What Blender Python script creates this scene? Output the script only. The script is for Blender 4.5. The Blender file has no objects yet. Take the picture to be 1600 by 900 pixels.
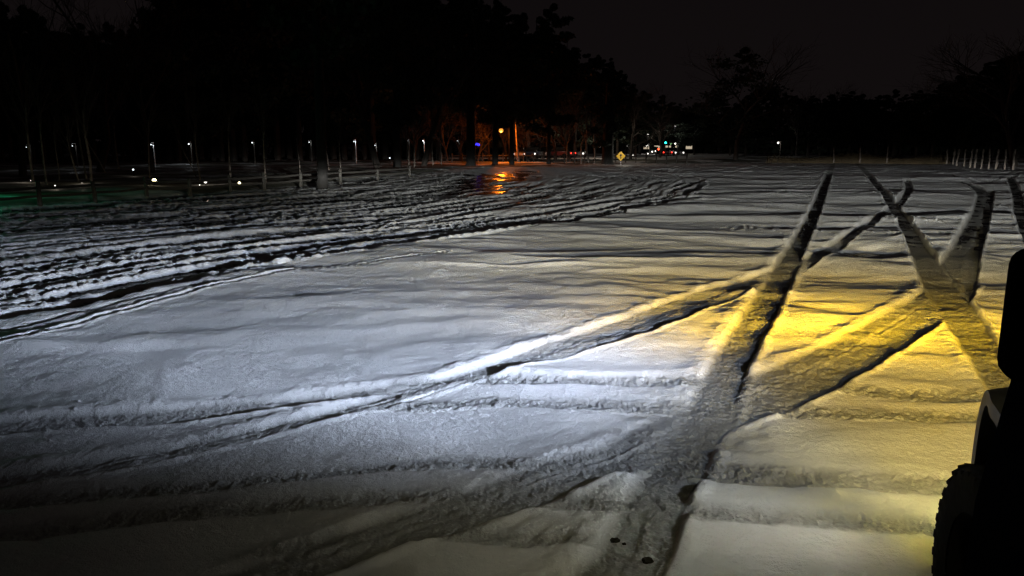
import bpy, bmesh, math, random
import numpy as np
from mathutils import Vector, Matrix
random.seed(7)
RNG = np.random.RandomState(11)
R = math.radians
sc = bpy.context.scene
COL = sc.collection

# ------------------------------------------------------------------ camera
FPX = 1164.0; HOR = 232.0; CAMH = 1.75
PITCH = math.atan((450 - HOR) / FPX)
cam = bpy.data.cameras.new('camera'); cam.sensor_width = 36; cam.lens = FPX / 1600 * 36
cam.clip_start = 0.02; cam.clip_end = 4000
co = bpy.data.objects.new('camera', cam); COL.objects.link(co)
co.location = (0, 0, CAMH); co.rotation_euler = (math.pi / 2 - PITCH, 0, 0)
sc.camera = co

# ------------------------------------------------------------------ night sky
w = bpy.data.worlds.new('World'); sc.world = w; w.use_nodes = True
nt = w.node_tree; nt.nodes.clear()
wo = nt.nodes.new('ShaderNodeOutputWorld'); bg = nt.nodes.new('ShaderNodeBackground')
tc = nt.nodes.new('ShaderNodeTexCoord'); sx = nt.nodes.new('ShaderNodeSeparateXYZ'); cr = nt.nodes.new('ShaderNodeValToRGB')
nt.links.new(tc.outputs['Generated'], sx.inputs[0]); nt.links.new(sx.outputs['Z'], cr.inputs[0])
cr.color_ramp.elements[0].position = 0.0; cr.color_ramp.elements[0].color = (0.0056, 0.0042, 0.0043, 1)
cr.color_ramp.elements[1].position = 0.35; cr.color_ramp.elements[1].color = (0.0036, 0.0027, 0.0030, 1)
nt.links.new(cr.outputs[0], bg.inputs[0]); bg.inputs[1].default_value = 1.0
nt.links.new(bg.outputs[0], wo.inputs[0])

sc.view_settings.view_transform = 'Standard'; sc.view_settings.look = 'None'
sc.view_settings.exposure = 0; sc.view_settings.gamma = 1
sc.render.engine = 'CYCLES'
sc.cycles.use_denoising = True
sc.cycles.use_adaptive_sampling = False
sc.cycles.denoising_prefilter = "NONE"
sc.cycles.max_bounces = 4; sc.cycles.diffuse_bounces = 2; sc.cycles.glossy_bounces = 2
sc.cycles.sample_clamp_indirect = 2.0; sc.cycles.sample_clamp_direct = 0

# ------------------------------------------------------------------ vehicle frame + its lamps
TH = R(20)
FW = np.array([math.sin(TH), math.cos(TH)]); RT = np.array([math.cos(TH), -math.sin(TH)])
F0, R0 = 1.0, 1.42                       # vehicle centre: metres ahead / right of the camera
def vworld(f, r, z): p = FW * f + RT * r; return Vector((p[0], p[1], z))

def spot(name, pos, target, watts, colr, cone, blend, rad=0.04, parent=None):
    l = bpy.data.lights.new(name, 'SPOT'); l.energy = watts; l.color = colr
    l.spot_size = R(cone); l.spot_blend = blend; l.shadow_soft_size = rad
    o = bpy.data.objects.new(name, l); COL.objects.link(o)
    o.location = pos; d = Vector(target) - Vector(pos)
    o.rotation_euler = d.to_track_quat('-Z', 'Y').to_euler()
    return o
def unp(px, py, z=0.0):
    u = (px - 800) / FPX; v = (py - 450) / FPX
    fw = math.cos(PITCH) - math.sin(PITCH) * v; dn = math.sin(PITCH) + math.cos(PITCH) * v
    t = (CAMH - z) / dn
    return (u * t, fw * t)
def at(px, py, dist):
    "world point on the viewing direction of a photo pixel at a ground distance"
    u = (px - 800) / FPX; v = (py - 450) / FPX
    fw = math.cos(PITCH) - math.sin(PITCH) * v; dn = math.sin(PITCH) + math.cos(PITCH) * v
    t = dist / math.hypot(u, fw)
    return Vector((u * t, fw * t, CAMH - dn * t))
def gnd(px, dist, z=0.0):
    u = (px - 800) / FPX * (1 / (math.cos(PITCH) + math.sin(PITCH) * math.tan(PITCH))) 
    t = dist / math.hypot(u, 1); return Vector((u * t, t, z))

WHITE = (0.70, 0.80, 1.0); AMBER = (1.0, 0.57, 0.0); WARMW = (1.0, 0.90, 0.48)
LF = (3.42, 0.98)                        # left front lamp column (f, r)
lampL = vworld(LF[0], LF[1], 0.92); lampR = vworld(LF[0], 1.9, 0.92)
fogL = vworld(LF[0] + .02, LF[1] + .05, 0.62); fogR = vworld(LF[0] + .02, 1.8, 0.62)
ditch = vworld(1.64, 0.50, 1.60)
def g3(px, py, z=0.03): p = unp(px, py, z); return Vector((p[0], p[1], z))
def beam(name, pos, watts, colr, vert, horiz, rad=.04):
    """lamp with a measured-style distribution: vert = [(degrees below level, intensity)], horiz = [(compass degrees, intensity)]"""
    l = bpy.data.lights.new(name, 'POINT'); l.energy = watts; l.color = colr; l.shadow_soft_size = rad
    l.use_nodes = True; t = l.node_tree; e = [n for n in t.nodes if n.type == 'EMISSION'][0]
    g = t.nodes.new('ShaderNodeNewGeometry'); s_ = t.nodes.new('ShaderNodeSeparateXYZ'); t.links.new(g.outputs['Incoming'], s_.inputs[0])
    def curve(sock, pts, lo, hi):
        mr = t.nodes.new('ShaderNodeMapRange'); mr.inputs[1].default_value = lo; mr.inputs[2].default_value = hi; t.links.new(sock, mr.inputs[0])
        fc = t.nodes.new('ShaderNodeFloatCurve'); t.links.new(mr.outputs[0], fc.inputs['Value']); c = fc.mapping.curves[0]
        P = sorted(((p - lo) / (hi - lo), v) for p, v in pts); top = max(v for _, v in P)
        while len(c.points) < len(P): c.points.new(.5, .5)
        for q, (x_, y_) in zip(c.points, P): q.location = (x_, y_ / top); q.handle_type = 'AUTO_CLAMPED'
        fc.mapping.update(); return fc.outputs[0], top
    m1 = t.nodes.new('ShaderNodeMath'); m1.operation = 'ARCSINE'; t.links.new(s_.outputs['Z'], m1.inputs[0])
    m1b = t.nodes.new('ShaderNodeMath'); m1b.operation = 'MULTIPLY'; m1b.inputs[1].default_value = -57.2958 * SGN; t.links.new(m1.outputs[0], m1b.inputs[0])
    m2 = t.nodes.new('ShaderNodeMath'); m2.operation = 'ARCTAN2'
    mx = t.nodes.new('ShaderNodeMath'); mx.operation = 'MULTIPLY'; mx.inputs[1].default_value = SGN; t.links.new(s_.outputs['X'], mx.inputs[0])
    my = t.nodes.new('ShaderNodeMath'); my.operation = 'MULTIPLY'; my.inputs[1].default_value = SGN; t.links.new(s_.outputs['Y'], my.inputs[0])
    t.links.new(mx.outputs[0], m2.inputs[0]); t.links.new(my.outputs[0], m2.inputs[1])
    m2b = t.nodes.new('ShaderNodeMath'); m2b.operation = 'MULTIPLY'; m2b.inputs[1].default_value = 57.2958; t.links.new(m2.outputs[0], m2b.inputs[0])
    v, tv = curve(m1b.outputs[0], [(-90, 0)] + vert + [(90, 0)], -90, 90); h, th_ = curve(m2b.outputs[0], [(-180, 0)] + horiz + [(180, 0)], -180, 180)
    mm = t.nodes.new('ShaderNodeMath'); mm.operation = 'MULTIPLY'; t.links.new(v, mm.inputs[0]); t.links.new(h, mm.inputs[1])
    m3 = t.nodes.new('ShaderNodeMath'); m3.operation = 'MULTIPLY'; m3.inputs[1].default_value = tv * th_; t.links.new(mm.outputs[0], m3.inputs[0])
    t.links.new(m3.outputs[0], e.inputs['Strength'])
    o = bpy.data.objects.new(name, l); COL.objects.link(o); o.location = pos
    return o
SGN = 1.0
# white driving lamps: strong near the horizon, falling off towards the bumper
beam('headlight_left', lampL, 450, WHITE, [(-5, 0), (-1, .0), (0.6, .5), (2.0, 3.6), (3.2, 18), (5, 13), (7.5, 8.0), (11, 4.6), (15, 2.4), (20, .75), (27, .18), (40, .03)],
     [(-86, .0), (-76, .10), (-66, .5), (-54, .95), (-35, 1), (-20, .75), (-10, .42), (0, .14), (12, .07), (30, .04), (50, .02), (70, 0)])
beam('hot_spot', lampL, 165, (.66, .74, 1.0), [(-5, 0), (6, .2), (11, 2.6), (14.5, 4.6), (18, 2.4), (25, .3), (32, 0)], [(-85, 0), (-62, .25), (-45, .7), (-33, 1), (-20, .75), (-8, .3), (5, 0)])
beam('fog_near', fogL, 9, (1.0, .78, .14), [(12, 0), (20, .5), (32, 1.2), (50, 1.6), (75, 1)], [(-125, 0), (-95, .4), (-70, .9), (0, 1), (60, .8), (95, 0)])
beam('side_fill', lampL, 38, (.95, .95, .86), [(6, 0), (11, .25), (16, .9), (22, 1.3), (30, 1.5), (42, 1.3), (60, .3), (75, 0)], [(-135, 0), (-112, .55), (-97, .6), (-84, 1), (-62, .45), (-40, 0)])  # added beam at the left headlight, brings out ruts beside the vehicle
beam('headlight_right', lampR, 900, (.95, .96, .92), [(-5, 0), (-2, .3), (-.4, 3), (0, 22), (.6, 150), (1.0, 95), (1.7, 44), (3, 15), (4, 6), (5, 2.2), (7, .5), (11, .1), (15, .02), (25, 0)], [(-44, 0), (-31, .02), (-24, .25), (-15, .95), (10, 1), (40, .8), (70, 0)])
beam('work_flood', ditch, 19, WARMW, [(-5, 0), (5, 1.6), (12, 1.7), (22, 1.3), (32, 1.5), (40, 1.6), (50, 1.2), (62, .4), (72, 0)], [(-90, .0), (-70, .08), (-50, .35), (-28, .75), (-10, .45), (20, .25), (40, .2), (70, 0)])
beam('fog_left', fogL, 400, AMBER, [(-6, 0), (2, .8), (3.6, 2.6), (5.0, 5), (6.8, 9.5), (8.2, 5.5), (9.8, 1.6), (12, .5), (20, .12), (30, .05), (45, 0)], [(-46, 0), (-28, .06), (-14, .25), (-3, .7), (8, .95), (16, 1), (24, .7), (45, .3), (60, 0)])
beam('fog_right', fogR, 430, AMBER, [(-6, 0), (2, .8), (3.6, 2.8), (5, 5.5), (6.8, 11), (8.2, 7), (9.8, 2.2), (12, .7), (20, .15), (30, .05), (45, 0)], [(-50, 0), (-25, .25), (-8, .7), (10, 1), (30, .8), (50, .3), (65, 0)])
beam('fog_spill', fogL, 260, (1.0, .80, .34), [(-8, 0), (0, 3), (2.0, 17), (3.2, 14), (4.6, 7), (6.5, 2.2), (10, .9), (16, .45), (26, .20), (40, .10), (60, .03)], [(-76, 0), (-54, .16), (-34, .6), (-14, 1), (30, 1), (55, .6), (80, .2), (100, 0)])

# ------------------------------------------------------------------ numpy noise
def hash2(ix, iy, seed):
    h = (ix.astype(np.int64) * 374761393 + iy.astype(np.int64) * 668265263 + seed * 1442695041) & 0xffffffff
    h = ((h ^ (h >> 13)) * 1274126177) & 0xffffffff
    h = h ^ (h >> 16)
    return h
def noise(x, y, seed=0):
    ix = np.floor(x); iy = np.floor(y); fx = (x - ix); fy = (y - iy)
    ix = ix.astype(np.int64); iy = iy.astype(np.int64)
    def g(i, j, dx, dy):
        a = (hash2(ix + i, iy + j, seed) & 0xffff).astype(np.float32) * np.float32(2 * math.pi / 65536)
        return np.cos(a) * dx + np.sin(a) * dy
    ux = fx * fx * fx * (fx * (fx * 6 - 15) + 10); uy = fy * fy * fy * (fy * (fy * 6 - 15) + 10)
    n0 = g(0, 0, fx, fy); n1 = g(1, 0, fx - 1, fy); n2 = g(0, 1, fx, fy - 1); n3 = g(1, 1, fx - 1, fy - 1)
    a = n0 + (n1 - n0) * ux; b = n2 + (n3 - n2) * ux
    return ((a + (b - a) * uy) * 1.5).astype(np.float32)
def fbm(x, y, seed=0, oct=3, gain=.5):
    s = 0; a = 1; t = 0
    for k in range(oct):
        s = s + a * noise(x * 2 ** k, y * 2 ** k, seed + k * 17); t += a; a *= gain
    return s / t
def sst(a, b, x):
    t = np.clip((x - a) / (b - a), 0, 1); return t * t * (3 - 2 * t)

# ------------------------------------------------------------------ ground height field
rr = [np.linspace(0.35, 2.6, 50, endpoint=False)]
rr.append(1 / np.linspace(1 / 2.6, 1 / 30., 860, endpoint=False))
rr.append(np.exp(np.linspace(math.log(30), math.log(130), 190, endpoint=False)))
rr.append(np.exp(np.linspace(math.log(130), math.log(2500), 50)))
rr = np.concatenate(rr)
th = np.concatenate([np.linspace(-180, -46, 70, endpoint=False), np.linspace(-46, -37, 60, endpoint=False), np.linspace(-37, 37, 1360, endpoint=False),
                     np.linspace(37, 46, 60, endpoint=False), np.linspace(46, 180, 70, endpoint=False)])
th = np.radians(th)
NR, NT = len(rr), len(th)
RRg, THg = np.meshgrid(rr, th, indexing='ij')
X = (RRg * np.sin(THg)).astype(np.float64); Y = (RRg * np.cos(THg)).astype(np.float64)

def smooth_poly(pts, n=12):
    P = np.array(pts, float); out = []
    for i in range(len(P) - 1):
        p0 = P[max(i - 1, 0)]; p1 = P[i]; p2 = P[i + 1]; p3 = P[min(i + 2, len(P) - 1)]
        for k in range(n):
            t = k / n
            out.append(.5 * ((2 * p1) + (-p0 + p2) * t + (2 * p0 - 5 * p1 + 4 * p2 - p3) * t * t + (-p0 + 3 * p1 - 3 * p2 + p3) * t ** 3))
    out.append(P[-1]); return np.array(out)

class Field: pass
def dist_field(poly, pad):
    D = np.full((NR, NT), 1e9, np.float32); S = np.zeros((NR, NT), np.float32); U = np.zeros((NR, NT), np.float32)
    u0 = 0
    for a, b in zip(poly[:-1], poly[1:]):
        L = np.hypot(*(b - a))
        if L < 1e-6: continue
        if pad is not None:
            ra, rb = np.hypot(*a), np.hypot(*b); ta, tb = math.atan2(a[0], a[1]), math.atan2(b[0], b[1])
            r0 = min(ra, rb) * .98 - pad; r1 = max(ra, rb) + pad
            tp = pad / max(min(ra, rb) - .2, .5)
            i0, i1 = np.searchsorted(rr, [max(r0, 0), r1]); j0, j1 = np.searchsorted(th, [min(ta, tb) - tp, max(ta, tb) + tp])
        else: i0, i1, j0, j1 = 0, NR, 0, NT
        if i1 <= i0 or j1 <= j0: u0 += L; continue
        sl = (slice(i0, i1), slice(j0, j1))
        dx = X[sl] - a[0]; dy = Y[sl] - a[1]; tx, ty = (b - a) / L
        al = dx * tx + dy * ty; la = dx * ty - dy * tx          # la > 0: right of direction
        ac = np.clip(al, 0, L); d = np.hypot(al - ac, la)
        m = d < D[sl]
        D[sl] = np.where(m, d, D[sl]); S[sl] = np.where(m, np.where(la >= 0, d, -d), S[sl]); U[sl] = np.where(m, u0 + ac, U[sl])
        u0 += L
    return D, S, U

def W(pts): return [unp(*p) for p in pts]

xs = X.astype(np.float32); ys = Y.astype(np.float32)
far = sst(8, 30, RRg).astype(np.float32)
# undulating snow blanket
wx = xs + 1.2 * noise(xs / 5, ys / 5, 3); wy = ys + .5 * noise(xs / 4, ys / 4, 4)
T = 0.105 + 0.0 * xs
T = T + .034 * fbm(wx / 2.6, wy / 1.1, 21, 3)
T = T + .065 * noise(wx / 8.5, wy / 2.1, 5) * sst(5, 12, RRg) + .035 * noise(wx / 16, wy / 3.6, 6) * sst(8, 18, RRg)
rip = 1 - np.abs(noise(wx / 4.2 + .25 * wy, wy / 1.25 + .3 * noise(xs / 2.5, ys / 2, 18), 8)) * 2.2
T = T + .042 * np.clip(rip, 0, 1) ** 2.2 * sst(7.5, 12, RRg) * (.15 + .85 * sst(-.1, .35, noise(xs / 4, ys / 2.5, 31)))
T = .105 + (T - .105) * (.3 + .7 * sst(3, 7, RRg)) - .040 * (1 - sst(3.6, 7, RRg))
TLOW = T.copy()
T = T + .007 * noise(wx / 1.0, wy / .34, 9) + .004 * fbm(xs / .35, ys / .22, 19, 2) + (.0062 * fbm(xs / .12, ys / .10, 10, 3, .7)) * (1 - .5 * sst(12, 30, RRg)) + .008 * fbm(xs / .45, ys / .4, 13, 2) + .034 * fbm(wx / 1.5 + wy / 2.4, wy / 1.3, 14, 2)
rough_old = np.zeros_like(xs)
slush = np.zeros_like(xs)
# hollow beside the right-hand tracks
for (px, py, rx, ry, dp) in [(1355, 402, .62, 1.25, .13), (1290, 437, .7, .6, .06), (1572, 410, .6, 1.1, .07), (1240, 395, 1.2, .35, .03), (960, 690, .5, .14, .015)]:
    c = unp(px, py)
    q = ((xs - c[0]) / rx) ** 2 + ((ys - c[1]) / ry) ** 2 + .5 * noise(xs / .7, ys / .4, 77)
    T = T - dp * np.exp(-np.clip(q, 0, 20) * 1.2)

def track(pts, depth=.045, berm=.012, edge=.05, hw=None, tread=.004, inner=0., comp=.7, wet=0., seed=0, wob=.02, expo=0., grain=.5, fade=None, flip=False, soft=1.25, vert=False):
    """pts: (px, py, full width in px) of the photo, read back onto the ground plane"""
    global T, slush, rough_old
    Wd = []
    G_ = [unp(p[0], p[1]) for p in pts]
    for ip, p in enumerate(pts):
        d = math.hypot(*unp(p[0], p[1])); 
        if vert:                      # width given as the vertical extent seen in the photo
            g0, g1 = G_[max(ip - 1, 0)], G_[min(ip + 1, len(pts) - 1)]; dx_, dy_ = g1[0] - g0[0], g1[1] - g0[1]
            Wd.append(min(p[2] * G_[ip][1] ** 2 / (CAMH * 1182) * abs(dx_) / math.hypot(dx_, dy_) / 2, .29 - .13 * float(sst(8, 13, d)))); continue
        kw = 1 - .25 * float(sst(8, 20, d))
        Wd.append(kw * p[2] / FPX * math.hypot(d, CAMH) / 2 if len(p) > 2 else hw)
    P = smooth_poly([(*unp(p[0], p[1]), q) for p, q in zip(pts, Wd)], 10)
    poly = P[:, :2]; D, S, U = dist_field(poly, max(Wd) + .6)
    seg = np.concatenate([[0], np.cumsum(np.hypot(*np.diff(poly, axis=0).T))])
    m = D < (max(Wd) + .6)
    d = D[m]; s = S[m]; u = U[m]
    h = np.interp(u, seg, P[:, 2]); x = xs[m]; y = ys[m]
    h = h + wob * .8 * noise(u / .6, s * 0 + np.sign(s) * 3.3, 40 + seed) + wob * .35 * fbm(x / .12, y / .12, 43 + seed, 2)
    sd = np.where((s > 0) == flip, 1., 0.)                    # 1 on the bank that was pushed up softly
    edge = edge * (.55 + (soft - .55) * sd)
    fd = 1.0
    if fade is not None: fd = sst(0, fade, u) * (1 - sst(seg[-1] - fade, seg[-1], u))
    inside = (1 - sst(-edge, edge * .25, d - h)) * fd
    base = T[m]
    rv = np.hypot(x, y); dloc = depth * (.62 + .38 * sst(3.6, 7, rv))
    bottom = np.maximum(TLOW[m] - dloc, .026) + .004 * noise(x / .3, y / .25, 50 + seed) + .003 * fbm(x / .07, y / .07, 51 + seed, 2)
    if inner > 0:                     # a second wheel edge running inside the rut
        off = np.interp(u, seg, P[:, 2]) * .28
        bottom = bottom + inner * sst(-.025, .025, s - off + .02 * noise(u / .5, u * 0, 55 + seed))
        bottom = bottom + .010 * np.exp(-((s - off + .03) / .02) ** 2)
    bottom = bottom + (.018 * fbm(x / .06, y / .06, 57 + seed, 3, .7) + .012 * noise(x / .22, y / .18, 56 + seed)) * max(comp, grain)
    if expo:
        k = sst(8, 17, np.hypot(x, y)); bottom = bottom * (1 - k) + k * (.004 + .035 * fbm(x / .7, y / .9, 58 + seed, 3))
    bar = np.sin((u + .25 * np.abs(s)) * 2 * math.pi / .055) * np.sign(np.sin(s * 2 * math.pi / .11 + .6))
    bottom = bottom + tread * .6 * bar * sst(.0, .5, noise(x / .5, y / .5, 52 + seed))
    t = base * (1 - inside) + bottom * inside
    bz = (d - h) / (edge * 1.1)
    t = t + berm * fd * np.exp(-((bz - .8) ** 2)) * (.9 + .8 * fbm(x / .10, y / .10, 53 + seed, 3)) + grain * inside * .007 * fbm(x / .09, y / .07, 59 + seed, 3)
    T[m] = t
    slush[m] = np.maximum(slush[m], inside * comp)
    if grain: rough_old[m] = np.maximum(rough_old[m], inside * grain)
    return

# old, snowed-over ruts lying across the picture
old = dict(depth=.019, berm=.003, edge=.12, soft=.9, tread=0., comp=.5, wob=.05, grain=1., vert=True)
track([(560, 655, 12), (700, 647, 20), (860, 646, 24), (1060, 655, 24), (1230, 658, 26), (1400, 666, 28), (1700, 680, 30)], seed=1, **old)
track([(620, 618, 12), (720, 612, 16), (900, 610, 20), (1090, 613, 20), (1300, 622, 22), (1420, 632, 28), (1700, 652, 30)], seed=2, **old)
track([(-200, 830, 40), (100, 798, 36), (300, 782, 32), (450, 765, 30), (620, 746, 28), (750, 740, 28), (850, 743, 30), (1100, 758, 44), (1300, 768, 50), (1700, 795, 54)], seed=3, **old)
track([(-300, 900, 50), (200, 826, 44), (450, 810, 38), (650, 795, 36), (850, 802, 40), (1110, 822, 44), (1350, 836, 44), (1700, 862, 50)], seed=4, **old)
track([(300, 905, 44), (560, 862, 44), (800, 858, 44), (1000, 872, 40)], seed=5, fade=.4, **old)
# narrow line that follows the slush field
track([(-200, 600, 16), (0, 556, 14), (100, 528, 13), (200, 498, 12), (330, 460, 10), (430, 438, 9), (540, 425, 8), (700, 405, 8)], depth=.030, berm=.020, edge=.03, tread=0, comp=.3, seed=6, wob=.015)
track([(-200, 560, 22), (0, 530, 20), (120, 503, 18), (300, 458, 13), (420, 436, 10)], depth=.02, berm=.004, edge=.05, tread=0, comp=.3, seed=26, wob=.015, fade=1.)
# the long double rut rising from lower left to upper right
track([(-300, 735, 44), (0, 686, 38), (200, 671, 36), (400, 648, 28), (560, 630, 18), (700, 609, 12), (760, 596, 8)], depth=.036, berm=.012, edge=.05, tread=.002, comp=.4, seed=7, fade=.8, wob=.03, vert=True)
track([(-300, 850, 60), (-100, 795, 52), (0, 770, 46), (150, 744, 42), (300, 714, 32), (450, 679, 29), (600, 641, 27), (700, 613, 27), (800, 582, 30), (900, 552, 38), (1000, 519, 38),
       (1100, 478, 36), (1200, 443, 30), (1265, 415, 32), (1330, 373, 24), (1375, 343, 20), (1407, 318, 18), (1420, 300, 16), (1416, 284, 10)],
      depth=.028, berm=.012, edge=.05, tread=.002, comp=.36, inner=.016, expo=.010, seed=8, wob=.022, vert=True)
# second long rut: comes towards the camera, then sweeps to the lower left
track([(1500, 286, 14), (1532, 300, 20), (1534, 325, 26), (1522, 360, 38), (1500, 410, 46), (1478, 450, 54), (1455, 490, 58)], depth=.040, berm=.012, edge=.05, tread=.003, comp=.75, expo=.018, seed=19, flip=True, wob=.02)
track([(1500, 452, 50), (1455, 488, 74), (1400, 525, 80), (1315, 574, 84), (1200, 628, 68), (1090, 672, 62), (980, 728, 70), (880, 758, 70), (780, 798, 76), (650, 840, 80), (520, 888, 88), (300, 965, 100)],
      depth=.032, berm=.014, edge=.05, tread=.002, inner=.016, comp=.7, seed=9, flip=True, wob=.024, vert=True)
track([(1548, 300, 12), (1540, 350, 14), (1525, 400, 16), (1515, 450, 18), (1500, 500, 18)], depth=.045, berm=.01, edge=.04, tread=.003, comp=.8, expo=.010, seed=15, flip=True)
# fresh wheel tracks running away from the camera
track([(1336, 256, 5), (1345, 262, 8), (1372, 295, 14), (1402, 335, 22), (1430, 385, 32), (1458, 440, 42), (1490, 490, 50), (1520, 540, 54), (1560, 600, 60), (1640, 700, 70)], depth=.036, berm=.014, edge=.045, tread=.006, comp=.85, expo=.014, seed=10, flip=True)
track([(880, 1060, 150), (930, 975, 130), (980, 900, 118), (1035, 785, 96), (1085, 700, 80), (1118, 622, 70), (1152, 560, 60), (1187, 500, 52), (1220, 440, 40), (1250, 380, 31), (1274, 330, 23), (1289, 290, 16), (1299, 264, 10), (1302, 257, 6)],
      depth=.030, berm=.014, edge=.06, tread=.006, comp=.8, expo=.014, seed=11)
track([(1578, 280, 12), (1588, 305, 16), (1594, 340, 20), (1612, 390, 24)], depth=.05, berm=.012, edge=.045, tread=.004, comp=.9, expo=.014, seed=12, flip=True)
track([(1640, 262, 5), (1560, 284, 6), (1510, 283, 8), (1480, 275, 6)], depth=.05, berm=.012, edge=.06, tread=.0, comp=.9, expo=.014, seed=13)
# trampled place where the ruts meet
c = unp(1085, 680); q = np.hypot((xs - c[0]) / .42, (ys - c[1]) / .5)
mk = 1 - sst(.5, 1.2, q + .4 * fbm(xs / .2, ys / .2, 61, 3))
T = T * (1 - .5 * mk) + .5 * mk * (.028 + .008 * fbm(xs / .12, ys / .12, 62, 3)); slush = np.maximum(slush, mk * .5)

T = np.where(RRg < 7, np.maximum(T, .014 + .004 * noise(xs / .06, ys / .06, 64)), T)
# crumbs of slush thrown over the clean snow on the right
cr_m = sst(11, 17, RRg) * (1 - sst(34, 44, RRg))
cn = noise(xs / .10, ys / .16, 71) + .5 * noise(xs / 3, ys / 2, 72)
T = T + .03 * sst(.74, .95, cn) * cr_m * (xs > 4)
cn2 = noise(xs / .05, ys / .05, 73) + .35 * noise(xs / 2, ys / 1, 74)
T = T + .010 * sst(.86, 1.02, cn2)

# ---- slush field: loops driven round the left of the lot
B = smooth_poly(W([(-900, 700), (-500, 615), (-200, 560), (0, 513), (150, 487), (300, 450), (450, 421), (600, 397), (750, 376), (900, 350), (1000, 331), (1060, 317), (1098, 301), (1110, 290), (1092, 279), (1020, 271), (940, 265), (850, 262)]), 4)
D, S, U = dist_field(B, None)
d = -S                                                  # inside (left / far side) positive
d = d + .12 * fbm(U / 1.3, U * 0, 80, 3) + .05 * noise(xs / .18, ys / .18, 81)
ins = sst(-.03, .06, d)
Uw = U + .8 * noise(xs / 3, ys / 3, 82)
dw = d + .35 * noise(U / 6., d / 2.2, 83)
per = 0.62 + .012 * np.clip(d, 0, 30)
r1 = 1 - np.abs(noise(dw / (per * .9), Uw / 7., 84)) * 2.6
r2 = 1 - np.abs(noise(dw / (per * .5) + 9, Uw / 4., 85)) * 2.6
r3 = noise(dw / (per * .33), Uw / 2.6, 86)
ridge = .085 * np.clip(r1, -.4, 1) + .032 * np.clip(r2, -.4, 1) + .020 * r3
lum = fbm(xs / .22, ys / .17, 87, 3)
fine = fbm(xs / .06, ys / .06, 88, 2)
cover = .004 - .0019 * np.clip(d, 0, 60) - .02 * sst(22, 40, d) + .030 * fbm(xs / 7, ys / 5, 89, 2)
cover = cover + .055 * sst(22, 45, Y) * (1 - sst(10, 24, d))      # thicker slush where the loop closes
cover = cover + .055 * noise(dw / 2.0, Uw / 8., 94)
SL = ridge + cover + .050 * lum * sst(-.03, .03, ridge + cover) + .016 * fine
wc = unp(787, 278); wet = np.exp(-(((xs - wc[0] - .12 * (ys - wc[1])) / 2.4) ** 2 + ((ys - wc[1]) / 17) ** 2) ** 2); SL = SL - .09 * wet
SL = SL * 1.0
# rounded crest limit
SL = np.where(SL > .09, .09 + (SL - .09) * .4, SL)
edgebank = .065 * np.exp(-((d - .16) / .13) ** 2) * (.8 + .5 * lum)
SL = SL + edgebank
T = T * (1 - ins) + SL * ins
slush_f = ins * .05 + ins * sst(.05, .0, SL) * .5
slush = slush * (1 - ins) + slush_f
rough_old = rough_old * (1 - ins) + ins * .15

# ---- churned band along the far end of the lot
fb = sst(46, 53, Y + 1.5 * noise(xs / 6, ys * 0, 90)) * (1 - ins)
SF = .065 + .12 * noise(xs / 5.5, ys / 1.6, 91) + .12 * fbm(xs / .9, ys / .8, 92, 3) - .015 * sst(58, 84, Y) - .02 * sst(15, 45, X)
T = T * (1 - fb) + SF * fb
rough_old = np.maximum(rough_old, fb * .6)
# dark hollow wheel marks re-cut through that band keep asphalt showing
# ---- edge of the lot: verge with thin snow and turf
V = smooth_poly(W([(-1200, 400), (-600, 362), (0, 329), (150, 317), (300, 307), (500, 290), (640, 274), (760, 265), (900, 259.5), (1100, 256), (1300, 254.5), (1500, 257), (1700, 262), (2200, 290), (3500, 420)]), 4)
D, S, U = dist_field(V, None)
dv = -S
verge = sst(0, .5, dv + .3 * noise(xs / 1.5, ys / 1.5, 95))
turf = verge * sst(-.22, .08, fbm(xs / 5, ys / 3, 96, 3) + .06)
TV = .05 + .05 * fbm(xs / 1.2, ys / 1.2, 97, 3)
T = T * (1 - verge) + TV * verge
asph = 1 - sst(.000, .010, T)
Z = np.maximum(T, 0.0 + .0015 * noise(xs / .3, ys / .3, 98))
Z = Z + .12 * sst(0, 1.2, dv) + .35 * sst(0, 9, dv) * (X > 8) * sst(8, 20, X) + .25 * sst(0, 5, dv) * fbm(xs / 9, ys / 9, 99, 2)
Z = Z + sst(170, 700, RRg) * 6 - .03 * sst(60, 20, Y) * ins * 0
# behind the viewer everything stays plain snow
verts = np.stack([X, Y, Z], -1).reshape(-1, 3).astype(np.float32)
centre = np.array([[0, 0, .06]], np.float32)
verts = np.concatenate([verts, centre])
i = np.arange(NR - 1)[:, None]; j = np.arange(NT)[None, :]; j2 = (j + 1) % NT
faces = np.stack([i * NT + j, i * NT + j2 + 0 * i, (i + 1) * NT + j2, (i + 1) * NT + j], -1).reshape(-1, 4)
jj = np.arange(NT); tri = np.stack([np.full(NT, NR * NT), (jj + 1) % NT, jj], -1)
me = bpy.data.meshes.new('ground')
nq, ntri = len(faces), len(tri)
me.vertices.add(len(verts)); me.vertices.foreach_set('co', verts.ravel())
loops = np.concatenate([faces[:, ::-1].ravel(), tri[:, ::-1].ravel()]).astype(np.int32)
me.loops.add(len(loops)); me.loops.foreach_set('vertex_index', loops)
me.polygons.add(nq + ntri)
ls = np.concatenate([np.arange(nq) * 4, nq * 4 + np.arange(ntri) * 3]).astype(np.int32)
me.polygons.foreach_set('loop_start', ls)
me.polygons.foreach_set('use_smooth', np.ones(nq + ntri, bool))
me.update(calc_edges=True); me.validate()
att = me.attributes.new('cover', 'FLOAT_COLOR', 'POINT')
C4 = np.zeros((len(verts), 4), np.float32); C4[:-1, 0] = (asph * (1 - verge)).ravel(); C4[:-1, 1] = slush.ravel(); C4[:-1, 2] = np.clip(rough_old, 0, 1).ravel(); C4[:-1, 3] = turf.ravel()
att.data.foreach_set('color', C4.ravel())
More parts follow.
